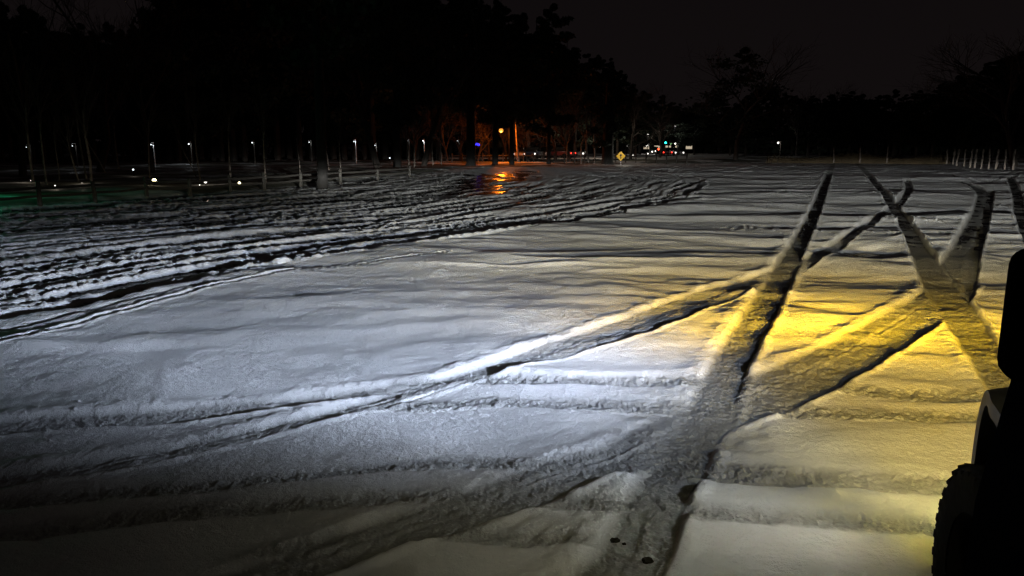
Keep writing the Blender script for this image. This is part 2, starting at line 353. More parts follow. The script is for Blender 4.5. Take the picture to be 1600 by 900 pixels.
if me.polygons[1000].normal.z < 0: me.flip_normals()
ground = bpy.data.objects.new('ground', me); COL.objects.link(ground); ground['kind'] = 'structure'

# ------------------------------------------------------------------ materials
def mat(name, base, rough=.6, metal=0., emit=None, es=0., noise_amt=0.25, nscale=8., bump=0., spec=.5, trans=0.):
    m = bpy.data.materials.new(name); m.use_nodes = True; t = m.node_tree; b = t.nodes['Principled BSDF']
    b.inputs['Roughness'].default_value = rough; b.inputs['Metallic'].default_value = metal
    b.inputs['Specular IOR Level'].default_value = spec; b.inputs['Transmission Weight'].default_value = trans
    tcn = t.nodes.new('ShaderNodeTexCoord'); n = t.nodes.new('ShaderNodeTexNoise'); n.inputs['Scale'].default_value = nscale; n.inputs['Detail'].default_value = 4
    t.links.new(tcn.outputs['Object'], n.inputs['Vector'])
    r = t.nodes.new('ShaderNodeValToRGB'); t.links.new(n.outputs['Fac'], r.inputs[0])
    k0, k1 = 1 - noise_amt, 1 + noise_amt
    r.color_ramp.elements[0].position = .3; r.color_ramp.elements[1].position = .7
    r.color_ramp.elements[0].color = (*[min(c * k0, 1) for c in base], 1); r.color_ramp.elements[1].color = (*[min(c * k1, 1) for c in base], 1)
    t.links.new(r.outputs[0], b.inputs['Base Color'])
    if bump:
        bp = t.nodes.new('ShaderNodeBump'); bp.inputs['Strength'].default_value = bump; bp.inputs['Distance'].default_value = .02
        t.links.new(n.outputs['Fac'], bp.inputs['Height']); t.links.new(bp.outputs[0], b.inputs['Normal'])
    if emit: b.inputs['Emission Color'].default_value = (*emit, 1); b.inputs['Emission Strength'].default_value = es
    return m

gm = bpy.data.materials.new('snowy_lot'); gm.use_nodes = True; t = gm.node_tree; N = t.nodes; Lk = t.links
b = N['Principled BSDF']
A = N.new('ShaderNodeAttribute'); A.attribute_name = 'cover'
sp = N.new('ShaderNodeSeparateColor'); Lk.new(A.outputs['Color'], sp.inputs[0])
geo = N.new('ShaderNodeNewGeometry')
def nz(scale, det=3, rough=.55):
    n = N.new('ShaderNodeTexNoise'); n.inputs['Scale'].default_value = scale; n.inputs['Detail'].default_value = det; n.inputs['Roughness'].default_value = rough
    Lk.new(geo.outputs['Position'], n.inputs['Vector']); return n.outputs['Fac']
def mth(op, a, c, clamp=False):
    m = N.new('ShaderNodeMath'); m.operation = op; m.use_clamp = clamp
    for k, v in enumerate((a, c)):
        if isinstance(v, (int, float)): m.inputs[k].default_value = v
        else: Lk.new(v, m.inputs[k])
    return m.outputs[0]
def mixc(f, a, c):
    m = N.new('ShaderNodeMix'); m.data_type = 'RGBA'; Lk.new(f, m.inputs[0])
    for k, v in ((6, a), (7, c)):
        if isinstance(v, tuple): m.inputs[k].default_value = (*v, 1)
        else: Lk.new(v, m.inputs[k])
    return m.outputs[2]
def mixf(f, a, c):
    m = N.new('ShaderNodeMix'); m.data_type = 'FLOAT'; Lk.new(f, m.inputs[0])
    for k, v in ((2, a), (3, c)):
        if isinstance(v, (int, float)): m.inputs[k].default_value = v
        else: Lk.new(v, m.inputs[k])
    return m.outputs[0]
ng = nz(38, 5, .7); nf = nz(140, 3, .7); nl = nz(1.3, 4); nm = nz(9, 5, .65)
nmc = mth('MULTIPLY', mth('SUBTRACT', nm, .36), 3.4, True)
snow = mixc(nl, (.70, .73, .76), (.84, .85, .86))
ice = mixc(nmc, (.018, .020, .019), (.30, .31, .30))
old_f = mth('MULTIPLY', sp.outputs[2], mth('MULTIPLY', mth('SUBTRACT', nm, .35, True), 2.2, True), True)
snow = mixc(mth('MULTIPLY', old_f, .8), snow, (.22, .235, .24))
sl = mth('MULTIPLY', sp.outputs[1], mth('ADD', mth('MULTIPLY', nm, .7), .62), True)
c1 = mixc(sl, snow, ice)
asp = mixc(nz(30, 5), (.018, .018, .019), (.05, .049, .048))
c2 = mixc(sp.outputs[0], c1, asp)
tf = mixc(nz(3, 5), (.02, .024, .014), (.09, .085, .05))
c3 = mixc(A.outputs['Alpha'], c2, tf)
Lk.new(c3, b.inputs['Base Color'])
r1_ = mixf(sl, .62, mixf(nm, .12, .50))
r2_ = mixf(sp.outputs[0], r1_, mixf(nz(2.2, 4), .12, .34))
r3_ = mixf(A.outputs['Alpha'], r2_, .9)
Lk.new(r3_, b.inputs['Roughness'])
bh = mth('ADD', mth('MULTIPLY', ng, .55), mth('MULTIPLY', nf, .30))
bh = mth('ADD', bh, mth('MULTIPLY', mth('MULTIPLY', nm, 1.6), mth('ADD', sp.outputs[2], .12)))
bp = N.new('ShaderNodeBump'); bp.inputs['Distance'].default_value = .02
Lk.new(mixf(sp.outputs[0], .9, .12), bp.inputs['Strength']); Lk.new(bh, bp.inputs['Height']); Lk.new(bp.outputs[0], b.inputs['Normal'])
me.materials.append(gm)

M = {
 'darkbark': mat('dark_bark', (.009, .008, .007), .9, nscale=3, bump=.5), 'bark': mat('bark', (.03, .024, .02), .9, nscale=3, bump=.5), 'palebark': mat('pale_bark', (.20, .17, .145), .85, noise_amt=.7, nscale=2.2, bump=.5),  # first bark: shade put into the colour, trunks stay black in the headlight beam
 'needle': mat('needles', (.022, .034, .020), .85, nscale=1.5), 'twig': mat('twigs', (.06, .048, .042), .9, nscale=1),
 'wood': mat('weathered_wood', (.04, .037, .032), .85, nscale=5, bump=.4), 'steel': mat('galvanised_steel', (.45, .46, .47), .45, .5, nscale=4),
 'darkpaint': mat('black_paint', (.005, .005, .006), .7, nscale=20, spec=0), 'grey': mat('grey_plastic', (.05, .05, .049), .5, nscale=20),
 'rubber': mat('rubber', (.008, .008, .008), .9, nscale=30, bump=.2, spec=.08), 'glass': mat('dark_glass', (.01, .011, .012), .15, nscale=2, spec=.2),
 'chrome': mat('wheel_alloy', (.01, .01, .01), .6, 0., nscale=4, spec=.1), 'cabblack': mat('cab_paint', (.005, .006, .008), .6, nscale=3, spec=0),
 'road': mat('packed_snow', (.62, .60, .58), .7, nscale=.3), 'brick': mat('store_wall', (.30, .24, .20), .8, nscale=1.),
 'reed': mat('dry_reed', (.07, .05, .025), .9, nscale=.5), 'signyellow': mat('sign_yellow', (.85, .50, .02), .5, nscale=2, noise_amt=.05),
 'signblack': mat('sign_black', (.01, .01, .01), .6), 'carred': mat('car_red', (.10, .02, .02), .3), 'carsilver': mat('car_silver', (.28, .28, .29), .3), 'carblue': mat('car_blue', (.03, .04, .08), .3),
 'dirt': mat('dirt', (.02, .018, .016), .9, nscale=30, bump=.5),
}
def emat(name, c, s): return mat(name, (.02, .02, .02), .4, emit=c, es=s, noise_amt=0)
E = {'white': emat('lamp_white', (1, .95, .85), 3), 'cool': emat('lamp_cool', (.85, .95, 1), 2.4), 'orange': emat('lamp_sodium', (1, .31, .04), 1.5), 'blue': emat('lamp_blue', (.03, .03, 1), 2.2),
     'green': emat('signal_green', (.02, .95, .75), 8), 'red': emat('signal_red', (1, .06, .02), 8), 'yellowish': emat('lamp_yellowish', (1, .88, .45), 9), 'win': emat('lit_window', (1, .82, .58), .5),
     'tail': emat('tail_light', (1, .04, .02), 4), 'amber': emat('fog_lens', (1, .7, .05), 6), 'ltgreen': emat('signal_palegreen', (.5, 1, .4), 3)}

# ------------------------------------------------------------------ mesh helpers
class MB:
    def __init__(s): s.v = []; s.f = []
    def add(s, v, f):
        o = len(s.v); s.v += [tuple(p) for p in v]; s.f += [tuple(o + k for k in q) for q in f]; return s
    def box(s, c, d, rot=None):
        v = []
        for x in (-1, 1):
            for y in (-1, 1):
                for z in (-1, 1): v.append(Vector((x * d[0] / 2, y * d[1] / 2, z * d[2] / 2)))
        if rot is not None: v = [rot @ p for p in v]
        v = [p + Vector(c) for p in v]
        return s.add(v, [(0, 1, 3, 2), (4, 6, 7, 5), (0, 4, 5, 1), (2, 3, 7, 6), (0, 2, 6, 4), (1, 5, 7, 3)])
    def tube(s, pts, rad, n=6, cap=True):
        rings = []; P = [Vector(p) for p in pts]; rad = rad if hasattr(rad, '__len__') else [rad] * len(P)
        for k, p in enumerate(P):
            dr = (P[min(k + 1, len(P) - 1)] - P[max(k - 1, 0)]).normalized()
            up = Vector((0, 0, 1)) if abs(dr.z) < .9 else Vector((1, 0, 0))
            a = dr.cross(up).normalized(); bb = dr.cross(a)
            rings.append([p + (a * math.cos(q * 2 * math.pi / n) + bb * math.sin(q * 2 * math.pi / n)) * rad[k] for q in range(n)])
        v = [q for r in rings for q in r]; f = []
        for k in range(len(P) - 1):
            for q in range(n): f.append((k * n + q, k * n + (q + 1) % n, (k + 1) * n + (q + 1) % n, (k + 1) * n + q))
        if cap: f.append(tuple(range(n - 1, -1, -1))); f.append(tuple((len(P) - 1) * n + q for q in range(n)))
        return s.add(v, f)
    def ball(s, c, r, nu=10, nv=7, sc_=(1, 1, 1)):
        v = [(c[0], c[1], c[2] + r * sc_[2])]; f = []
        for a in range(1, nv):
            ph = math.pi * a / nv
            for q in range(nu): v.append((c[0] + r * sc_[0] * math.sin(ph) * math.cos(q * 2 * math.pi / nu), c[1] + r * sc_[1] * math.sin(ph) * math.sin(q * 2 * math.pi / nu), c[2] + r * sc_[2] * math.cos(ph)))
        v.append((c[0], c[1], c[2] - r * sc_[2])); L = len(v) - 1
        for q in range(nu): f.append((0, 1 + q, 1 + (q + 1) % nu))
        for a in range(nv - 2):
            for q in range(nu): f.append((1 + a * nu + q, 1 + (a + 1) * nu + q, 1 + (a + 1) * nu + (q + 1) % nu, 1 + a * nu + (q + 1) % nu))
        for q in range(nu): f.append((L, 1 + (nv - 2) * nu + (q + 1) % nu, 1 + (nv - 2) * nu + q))
        return s.add(v, f)
    def prism(s, prof, y0, y1, axis='y'):
        n = len(prof); mk = {'y': lambda a, b, c: (a, c, b), 'x': lambda a, b, c: (c, a, b)}[axis]
        v = [mk(a, b, y0) for a, b in prof] + [mk(a, b, y1) for a, b in prof]
        return s.add(v, [tuple(range(n)), tuple(range(2 * n - 1, n - 1, -1))] + [(k, n + k, n + (k + 1) % n, (k + 1) % n) for k in range(n)])
    def mesh(s, name, m, smooth=False, bevel=0, seg=2):
        me = bpy.data.meshes.new(name); me.from_pydata(s.v, [], s.f); me.update()
        bm = bmesh.new(); bm.from_mesh(me); bmesh.ops.recalc_face_normals(bm, faces=bm.faces)
        if bevel:
            ed = [e for e in bm.edges if len(e.link_faces) == 2 and e.calc_face_angle(0) > .5]
            bmesh.ops.bevel(bm, geom=ed, offset=bevel, segments=seg, affect='EDGES', profile=.5, clamp_overlap=True)
        bm.to_mesh(me); bm.free()
        if smooth or bevel:
            me.polygons.foreach_set('use_smooth', [True] * len(me.polygons))
            try: me.set_sharp_from_angle(angle=R(50))
            except Exception: pass
        me.materials.append(m if not isinstance(m, str) else M[m]); return me
    def build(s, name, m, parent=None, **k):
        o = bpy.data.objects.new(name, s.mesh(name, m, **k)); COL.objects.link(o)
        if parent: o.parent = parent
        return o
def tag(o, label, cat, group=None, kind=None):
    if label: o['label'] = label
    if cat: o['category'] = cat
    if group: o['group'] = group
    if kind: o['kind'] = kind
    return o
def thing(name, label, cat, loc=(0, 0, 0), rz=0, group=None):
    o = bpy.data.objects.new(name, None); o.empty_display_size = .2; COL.objects.link(o); o.location = loc; o.rotation_euler = (0, 0, rz)
    return tag(o, label, cat, group)
def copy_tree(o, parent=None):
    c = o.copy(); COL.objects.link(c)
    if parent: c.parent = parent
    for ch in list(o.children): copy_tree(ch, c)
    return c
def point(name, loc, watts, colr, rad=.1, parent=None):
    l = bpy.data.lights.new(name, 'POINT'); l.energy = watts; l.color = colr; l.shadow_soft_size = rad
    o = bpy.data.objects.new(name, l); COL.objects.link(o); o.location = loc
    if parent: o.parent = parent
    return o

# ------------------------------------------------------------------ the off-road vehicle at the right
car = thing('offroad_vehicle', 'black off-road vehicle at the right edge with grey fender flare and knobbly tyre', 'vehicle',
            tuple(FW * F0 + RT * R0) + (0,), math.pi / 2 - TH)
def L(f, r, z): return (f - F0, R0 - r, z)
def panel(mb, prof_left, width_pts): pass
hw = R0 - .44                                   # half width of the tub
tub = [(-2.0, .62), (-2.05, 1.05), (-2.0, 1.12), (.50, 1.16), (.72, 1.10), (.78, .55), (.62, .50), (-1.9, .50)]
m1 = MB().prism(tub, -hw, hw); m1.build('body', 'cabblack', car, bevel=.03)
hoodp = [(.70, .62), (.70, 1.16), (1.2, 1.17), (2.1, 1.10), (2.22, 1.02), (2.24, .62)]
hm = MB().prism(hoodp, -(R0 - .74), (R0 - .74)); hm.v = [(a, b_ * (1 - .38 * max(0, a - 1.1)), c_) for a, b_, c_ in hm.v]; hm.build('hood', 'cabblack', car, bevel=.035)
cabp = [(-1.95, 1.10), (-1.85, 1.80), (-1.6, 1.86), (.05, 1.84), (.50, 1.16)]
ch = R0 - .56
cab = MB().prism(cabp, -ch, ch).build('cabin', 'cabblack', car, bevel=.03)
for sgn in (-1, 1):
    y = sgn * (ch + .004)
    for (a, b_) in ((-1.75, -1.0), (-.9, -.28), (-.2, .26)):
        top1 = 1.74
        q = [(a, 1.24), (b_, 1.24), (min(b_, .02) if b_ > .1 else b_, top1), (a, top1)]
        MB().prism(q, y - .003, y + .003).build('side_window', 'glass', car)
    MB().prism([(-.85, 1.08), (-.25, 1.08), (-.25, .60), (-.85, .60)], sgn * (hw + .002), sgn * (hw + .012)).build('rear_door', 'cabblack', car, bevel=.005)
    dd = MB().prism([(-.20, 1.10), (.52, 1.10), (.60, .60), (-.20, .60)], sgn * (hw + .002), sgn * (hw + .014)).build('front_door', 'cabblack', car, bevel=.005)
    MB().box((-.10, sgn * (hw + .03), .98), (.16, .03, .03)).build('handle', 'darkpaint', dd, bevel=.006)
    # rock rail
    MB().tube([(-1.0, sgn * (hw - .02), .44), (.55, sgn * (hw - .02), .44)], .035, 8).build('side_step', 'darkpaint', car, smooth=True)
ws = MB().add([(.44, -.72, 1.22), (.44, .72, 1.22), (.08, .70, 1.79), (.08, -.70, 1.79), (.455, -.72, 1.225), (.455, .72, 1.225), (.095, .70, 1.80), (.095, -.70, 1.80)],
              [(0, 1, 2, 3), (7, 6, 5, 4), (0, 4, 5, 1), (1, 5, 6, 2), (2, 6, 7, 3), (3, 7, 4, 0)]).build('windshield', 'glass', car)
MB().box((2.28, 0, .66), (.16, 1.06, .2)).build('front_bumper', 'darkpaint', car, bevel=.03)
MB().box((-2.12, 0, .62), (.14, 1.5, .2)).build('rear_bumper', 'darkpaint', car, bevel=.03)
MB().box((2.25, 0, .92), (.03, .62, .26)).build('grille', 'darkpaint', car, bevel=.01)
# wheels with lugged tyres
TR, TW = .388, .29
def tyre_mesh():
    mb = MB(); n = 72; prof = [(-.5, .60), (-.53, .74), (-.53, .90), (-.47, .97), (-.2, .99), (.2, .99), (.47, .97), (.53, .90), (.53, .74), (.5, .60)]
    v = []; f = []; P = len(prof)
    for k in range(n):
        a = 2 * math.pi * k / n
        for (y, r) in prof: v.append((TR * r * math.cos(a), y * TW, TR * r * math.sin(a)))
    for k in range(n):
        for q in range(P - 1): f.append((k * P + q, ((k + 1) % n) * P + q, ((k + 1) % n) * P + q + 1, k * P + q + 1))
    mb.add(v, f)
    for k in range(34):
        a = 2 * math.pi * k / 34
        rot = Matrix.Rotation(-a, 3, 'Y')
        for (y, dy, w_, da) in ((-.38, .17, .052, 0), (.38, .17, .052, .09), (-.16, .2, .05, .09), (.16, .2, .05, 0.0)):
            rot2 = Matrix.Rotation(-(a + da), 3, 'Y'); yaw = Matrix.Rotation(.25 * (1 if y > 0 else -1), 3, 'X')
            c = rot2 @ Vector((TR * .985, y * TW * 1.02, 0)); mb.box(c, (.012 if abs(y) < .3 else .012, dy * TW * 1.08, w_), rot2 @ yaw)
        c = rot @ Vector((TR * .86, .51 * TW, 0)); mb.box(c, (.06, .012, .028), rot)
        c = rot @ Vector((TR * .86, -.51 * TW, 0)); mb.box(c, (.06, .012, .028), rot)
    return mb.mesh('tyre', 'rubber', smooth=True)
def rim_mesh():
    mb = MB(); n = 40; v = []; f = []; prof = [(-.48, .60), (-.40, .57), (.30, .56), (.40, .57), (.48, .60)]
    for k in range(n):
        a = 2 * math.pi * k / n
        for (y, r) in prof: v.append((TR * r * math.cos(a), y * TW, TR * r * math.sin(a)))
    P = len(prof)
    for k in range(n):
        for q in range(P - 1): f.append((k * P + q, ((k + 1) % n) * P + q, ((k + 1) % n) * P + q + 1, k * P + q + 1))
    mb.add(v, f)
    for k in range(8):
        a = 2 * math.pi * k / 8; rot = Matrix.Rotation(-a, 3, 'Y')
        mb.box(rot @ Vector((TR * .32, .25 * TW, 0)), (TR * .5, .03, .045), rot)
    mb.tube([(0, .05 * TW, 0), (0, .33 * TW, 0)], .055, 16)
    return mb.mesh('rim', 'chrome', smooth=True)
tm, rm = tyre_mesh(), rim_mesh()
def flare_mb(outer, inner, z0, y0, y1, a0=12, a1=172, cx=0):
    n = 28; v = []; f = []
    for k in range(n + 1):
        a = R(a0 + (a1 - a0) * k / n); sq = .10 * abs(math.sin(2 * a))
        ro = outer * (1 + sq * .45); ri = inner * (1 + sq * .45)
        tp = max(0, math.cos(a)) * .085 * (1 if y1 > y0 else -1); y1_ = y1 - tp
        for (r_, y) in ((ri, y0), (ro, y0), (ro, y0 + (y1_ - y0) * .55), (ro - .045, y1_), (ri, y1_)): v.append((cx + r_ * math.cos(a), y, z0 + r_ * math.sin(a)))
    for k in range(n):
        for q in range(5): f.append((k * 5 + q, k * 5 + (q + 1) % 5, (k + 1) * 5 + (q + 1) % 5, (k + 1) * 5 + q))
    f.append((4, 3, 2, 1, 0)); f.append(tuple(n * 5 + q for q in range(5)))
    return MB().add(v, f)
for sgn in (-1, 1):
    MB().prism([(-.22, 1.16), (.20, 1.72), (.36, 1.72), (.52, 1.50), (.735, 1.02), (.79, .56), (-.22, .56)], sgn * (hw - .10), sgn * (hw + .018)).build('windshield_frame', 'cabblack', car, bevel=.012)
for (fx, wr) in ((2.50, .76), (-.35, .76)):
    for sgn in (1, -1):
        wh = thing('wheel', None, None); wh.parent = car; wh.location = (fx - F0, sgn * (R0 - wr), TR)
        if sgn < 0: wh.rotation_euler = (0, 0, math.pi)
        if fx > 0: wh.rotation_euler.z += R(4)
        for nm_, ms in (('tyre', tm), ('rim', rm)):
            o = bpy.data.objects.new(nm_, ms); COL.objects.link(o); o.parent = wh
        fl = flare_mb(.53, .44, .53, sgn * (R0 - 1.0), sgn * (R0 - .61), cx=fx - F0 - .04).build('fender_flare', 'grey', car, smooth=True)
# left mirror + right mirror
for sgn in (1, -1):
    mc = Vector(L(1.44, .463, 1.475)); mc.y *= sgn
    mi = MB().box(mc, (.09, .20, .225)).build('door_mirror', 'darkpaint', car, bevel=.03, seg=4)
    MB().box(mc + Vector((-.047, 0, 0)), (.004, .15, .17)).build('mirror_glass', 'glass', mi)
    MB().tube([mc + Vector((0, -.05 * sgn, -.09)), mc + Vector((-.02, -.14 * sgn, -.16))], .022, 8).build('mirror_arm', 'darkpaint', mi)
for r_ in (LF[1], 1.86):
    hl = MB().tube([L(3.28, r_, .92), L(3.385, r_, .92)], .085, 20).build('headlight', 'darkpaint', car, smooth=True)
    MB().tube([L(3.386, r_, .92), L(3.392, r_, .92)], .075, 20).build('lens', E['cool'], hl)
    fo = MB().tube([L(3.35, r_ + .04, .62), L(3.405, r_ + .04, .62)], .045, 16).build('fog_lamp', 'darkpaint', car, smooth=True)
    MB().tube([L(3.406, r_ + .04, .62), L(3.412, r_ + .04, .62)], .04, 16).build('lens', E['amber'], fo)
for r_ in (.50, 2.34):
    o = MB().box(L(1.54, r_, 1.60), (.07, .09, .09)).build('ditch_light', 'darkpaint', car, bevel=.01)
for sgn in (1, -1): MB().box((-2.06, sgn * .8, .9), (.04, .12, .22)).build('tail_light', 'carred', car, bevel=.01)

# ------------------------------------------------------------------ trees
def pine_mesh(h, rad, seed, base=.22, n=9000, size=.5):
    rs = np.random.RandomState(seed); mbk = MB()
    bend = rs.uniform(-.4, .4, 2)
    mbk.tube([(bend[0] * t * t, bend[1] * t * t, h * t) for t in (0, .25, .5, .75, .97)], [h * .016, h * .013, h * .010, h * .006, h * .002], 7)
    nb = int(34)
    V = []; F = []
    tips = []
    for k in range(nb):
        t = base + (1 - base) * ((k + rs.rand()) / nb); z = h * t
        rr_ = rad * (1 - ((t - base) / (1 - base)) ** 3.2) * rs.uniform(.55, 1.15) * min(1, .6 + (t - base) * 3.0) + .35
        a = rs.rand() * 6.283; droop = rs.uniform(-.10, .22)
        e = Vector((rr_ * math.cos(a), rr_ * math.sin(a), z + droop * rr_)); s_ = Vector((bend[0] * t * t, bend[1] * t * t, z - .3))
        mbk.tube([s_, e], [h * .004, h * .0012], 3, cap=False)
        for q in range(4):
            tips.append((s_.lerp(e, rs.uniform(.35, 1.0)), rr_ * rs.uniform(.22, .42)))
    per = n // len(tips)
    for c, rc in tips:
        p = rs.normal(size=(per, 3)); p /= np.linalg.norm(p, axis=1)[:, None]; p *= (rs.rand(per, 1) ** .5) * rc * np.array([[1, 1, .55]])
        for q in p:
            o = np.array(c) + q; d1 = rs.normal(size=3); d1 /= np.linalg.norm(d1); d2 = rs.normal(size=3); d2 -= d2.dot(d1) * d1; d2 /= np.linalg.norm(d2)
            s1 = size * rs.uniform(.5, 1.1); s2 = s1 * .35; i0 = len(V)
            V += [tuple(o - d1 * s1 * .5), tuple(o + d2 * s2), tuple(o + d1 * s1 * .5), tuple(o - d2 * s2)]; F.append((i0, i0 + 1, i0 + 2, i0 + 3))
    cr_ = MB(); cr_.v = V; cr_.f = F
    me = bpy.data.meshes.new('crown'); me.from_pydata(V, [], F); me.update(); me.materials.append(M['needle'])
    return mbk.mesh('trunk', 'bark', smooth=True), me
def bare_mesh(h, spread, seed, bark='bark', levels=4, low=.3):
    rs = random.Random(seed); tr = MB(); br = MB()
    def grow(p, d, ln, r, lev):
        pts = [p]; rad = [r]; q = p.copy(); dd = d.copy()
        for k in range(3):
            dd = (dd + Vector((rs.gauss(0, .13), rs.gauss(0, .13), rs.gauss(0, .08) + .03))).normalized(); q = q + dd * ln / 3; pts.append(q.copy()); rad.append(max(r * (1 - (k + 1) / 3 * .45), .008))
        (tr if lev == 0 else br).tube(pts, rad, 7 if lev == 0 else (4 if lev < 2 else 3), cap=False)
        if lev >= levels: return
        nch = {0: 7, 1: 5, 2: 4, 3: 4}.get(lev, 3)
        for k in range(nch):
            t = rs.uniform(low if lev == 0 else .3, 1.0); idx = t * 3; i0 = min(int(idx), 2); s = pts[i0].lerp(pts[i0 + 1], idx - i0)
            az = rs.uniform(0, 6.283); tilt = rs.uniform(.45, .95) if lev == 0 else rs.uniform(.35, .8)
            ax = dd.orthogonal().normalized(); ax.rotate(Matrix.Rotation(az, 3, dd)); nd = dd.copy(); nd.rotate(Matrix.Rotation(tilt * spread, 3, ax)); nd.z += .15; nd.normalize()
            grow(s, nd, ln * rs.uniform(.5, .72), max(r * rs.uniform(.35, .5), .008), lev + 1)
    grow(Vector((0, 0, -.2)), Vector((rs.gauss(0, .04), rs.gauss(0, .04), 1)).normalized(), h * .55, h * .017, 0)
    return tr.mesh('trunk', bark, smooth=True), br.mesh('crown', 'twig' if bark == 'bark' else bark, smooth=True)
PINES = [pine_mesh(16, 3.6, 1), pine_mesh(16, 3.0, 2, base=.3), pine_mesh(16, 4.2, 3, base=.15), pine_mesh(16, 3.4, 4, base=.1), pine_mesh(16, 3.9, 5, base=.25)]
BARES = [bare_mesh(14, 1.0, 5), bare_mesh(14, 1.15, 6), bare_mesh(14, .9, 8), bare_mesh(14, 1.1, 9)]
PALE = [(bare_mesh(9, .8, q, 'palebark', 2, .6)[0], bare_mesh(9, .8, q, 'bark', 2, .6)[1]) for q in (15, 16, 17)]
def tree(proto, loc, h, name, label, cat, group, base_h=16., wid=1.0, rz=None, lean=0.):
    o = thing(name, label, cat, loc, random.uniform(0, 6.28) if rz is None else rz, group); s = h / base_h
    o.scale = (s * wid, s * wid, s); o.rotation_euler.x = lean
    for nm_, ms in zip(('trunk', 'crown'), proto):
        c = bpy.data.objects.new(nm_, ms); COL.objects.link(c); c.parent = o
    return o
def yheight(ytop, dist): return CAMH + (HOR - ytop) / 1182 * dist
GP = 'dark pines of the wood behind the lot'
LP = 'dark pine merging into the unlit wood behind the left of the lot'
# upper outline of the wood, photo pixels
outl = [(-260, -60), (0, 40), (60, 60), (130, 75), (200, 70), (250, 40), (300, -10), (420, -40), (560, -30), (680, -5), (740, 18), (800, 32), (850, 44), (900, 75), (940, 100), (975, 122), (1010, 150), (1060, 160), (1100, 165), (1240, 165), (1400, 150), (1480, 135), (1560, 110), (1640, 70), (1900, 60)]
def otop(x): return float(np.interp(x, [p[0] for p in outl], [p[1] for p in outl]))
x = -260
while x < 1000:
    dist = random.uniform(96, 122)
    h = yheight(otop(x) + random.uniform(-6, 16), dist)
    tree(random.choice(PINES), gnd(x, dist, .1), h, 'pine_tree', LP, 'pine tree', GP, wid=random.uniform(.85, 1.15) * (1 if h > 10 else 1.3))
    x += random.uniform(13, 20)
x = -240
while x < 990:                                   # second rank, hides the gaps
    dist = random.uniform(126, 152)
    h = min(yheight(otop(x) + random.uniform(20, 60), dist), 27)
    tree(random.choice(PINES), gnd(x, dist, .1), max(h, 9), 'pine_tree', LP, 'pine tree', GP, wid=random.uniform(1.0, 1.3)); x += random.uniform(14, 22)
x = 1000
while x < 1800:
    dist = random.uniform(112, 150)
    h = max(yheight(otop(x) + random.uniform(-4, 16), dist), 6)
    tree(random.choice(PINES), gnd(x, dist, .3), h, 'pine_tree', 'low dark tree in the unlit line beyond the right half of the lot', 'tree', 'low dark trees beyond the right half of the lot', wid=random.uniform(1.2, 1.8)); x += random.uniform(17, 28)
GB = 'bare trees against the night sky'
for (px, ytop, dist, wd, lab) in [(30, -60, 55, 1, 'tall bare tree whose branches cross the faint sky at the far left'), (150, -50, 60, 1.1, 'bare tree in front of the faint sky gap above the left wood'), (235, -40, 58, .9, 'bare tree at the right side of the sky gap above the left wood'),
        (590, -80, 66, 1.1, 'tall bare tree rising past the pines left of the open sky'), (660, -60, 68, 1, 'slender bare tree where the dark wood meets the open sky'), (985, 118, 95, 1.2, 'small bare tree at the low end of the sloping wood outline'),
        (1030, 125, 100, 1.3, 'thin bare tree between the wood and the round-topped tree'), (1285, 118, 120, 1.1, 'bare tree with feathery top above the low dark line'), (1330, 122, 124, .9, 'narrow bare tree above the low dark line in the middle right'),
        (1245, 130, 118, 1, 'short bare tree just right of the round-topped tree'), (1395, 128, 122, 1.3, 'bare tree above the low tree line on the right'), (1455, 118, 118, 1.1, 'bare tree where the right tree line begins to rise'), (1590, 25, 85, 1.3, 'large bare tree at the top right corner')]:
    h = yheight(ytop, dist); tree(random.choice(BARES), gnd(px, dist, .1), h / 1.15, 'bare_tree', lab, 'bare tree', GB, base_h=14., wid=wd)
# the round-topped tree standing clear of the line
for k in range(1):
    tree(BARES[1], gnd(1150, 100, .2), 14.5, 'round_topped_tree', 'large round-topped tree standing clear against the sky right of centre', 'tree', base_h=14, wid=1.35, rz=1.0, group=None)
    o = [q for q in COL.objects if q.name.startswith('round_topped_tree')][0]
    c = bpy.data.objects.new('foliage', pine_mesh(16, 5.2, 33, base=.28, n=3000, size=.5)[1]); COL.objects.link(c); c.parent = o; c.scale = (.80, .80, .84)
# far wood, one mass
rs = np.random.RandomState(5); V = []; F = []
for k in range(26000):
    a = R(rs.uniform(-44, 44)); dist = rs.uniform(165, 190)
    top = 10.5 + 2.5 * math.sin(a * 23) + 1.5 * math.sin(a * 61 + 1)
    if math.degrees(a) < 10: top += 4
    o = np.array([math.sin(a) * dist, math.cos(a) * dist, .3 + top * rs.rand() ** .8]); d1 = rs.normal(size=3); d1 /= np.linalg.norm(d1); d2 = np.cross(d1, rs.normal(size=3)); d2 /= np.linalg.norm(d2)
    s1 = rs.uniform(.5, 1.0); i0 = len(V); V += [tuple(o - d1 * s1), tuple(o + d2 * s1 * .6), tuple(o + d1 * s1), tuple(o - d2 * s1 * .6)]; F.append((i0, i0 + 1, i0 + 2, i0 + 3))
me = bpy.data.meshes.new('far_wood'); me.from_pydata(V, [], F); me.update(); me.materials.append(M['needle'])
o = bpy.data.objects.new('far_wood', me); COL.objects.link(o); tag(o, 'far unlit wood behind all the other trees', 'wood', kind='stuff')

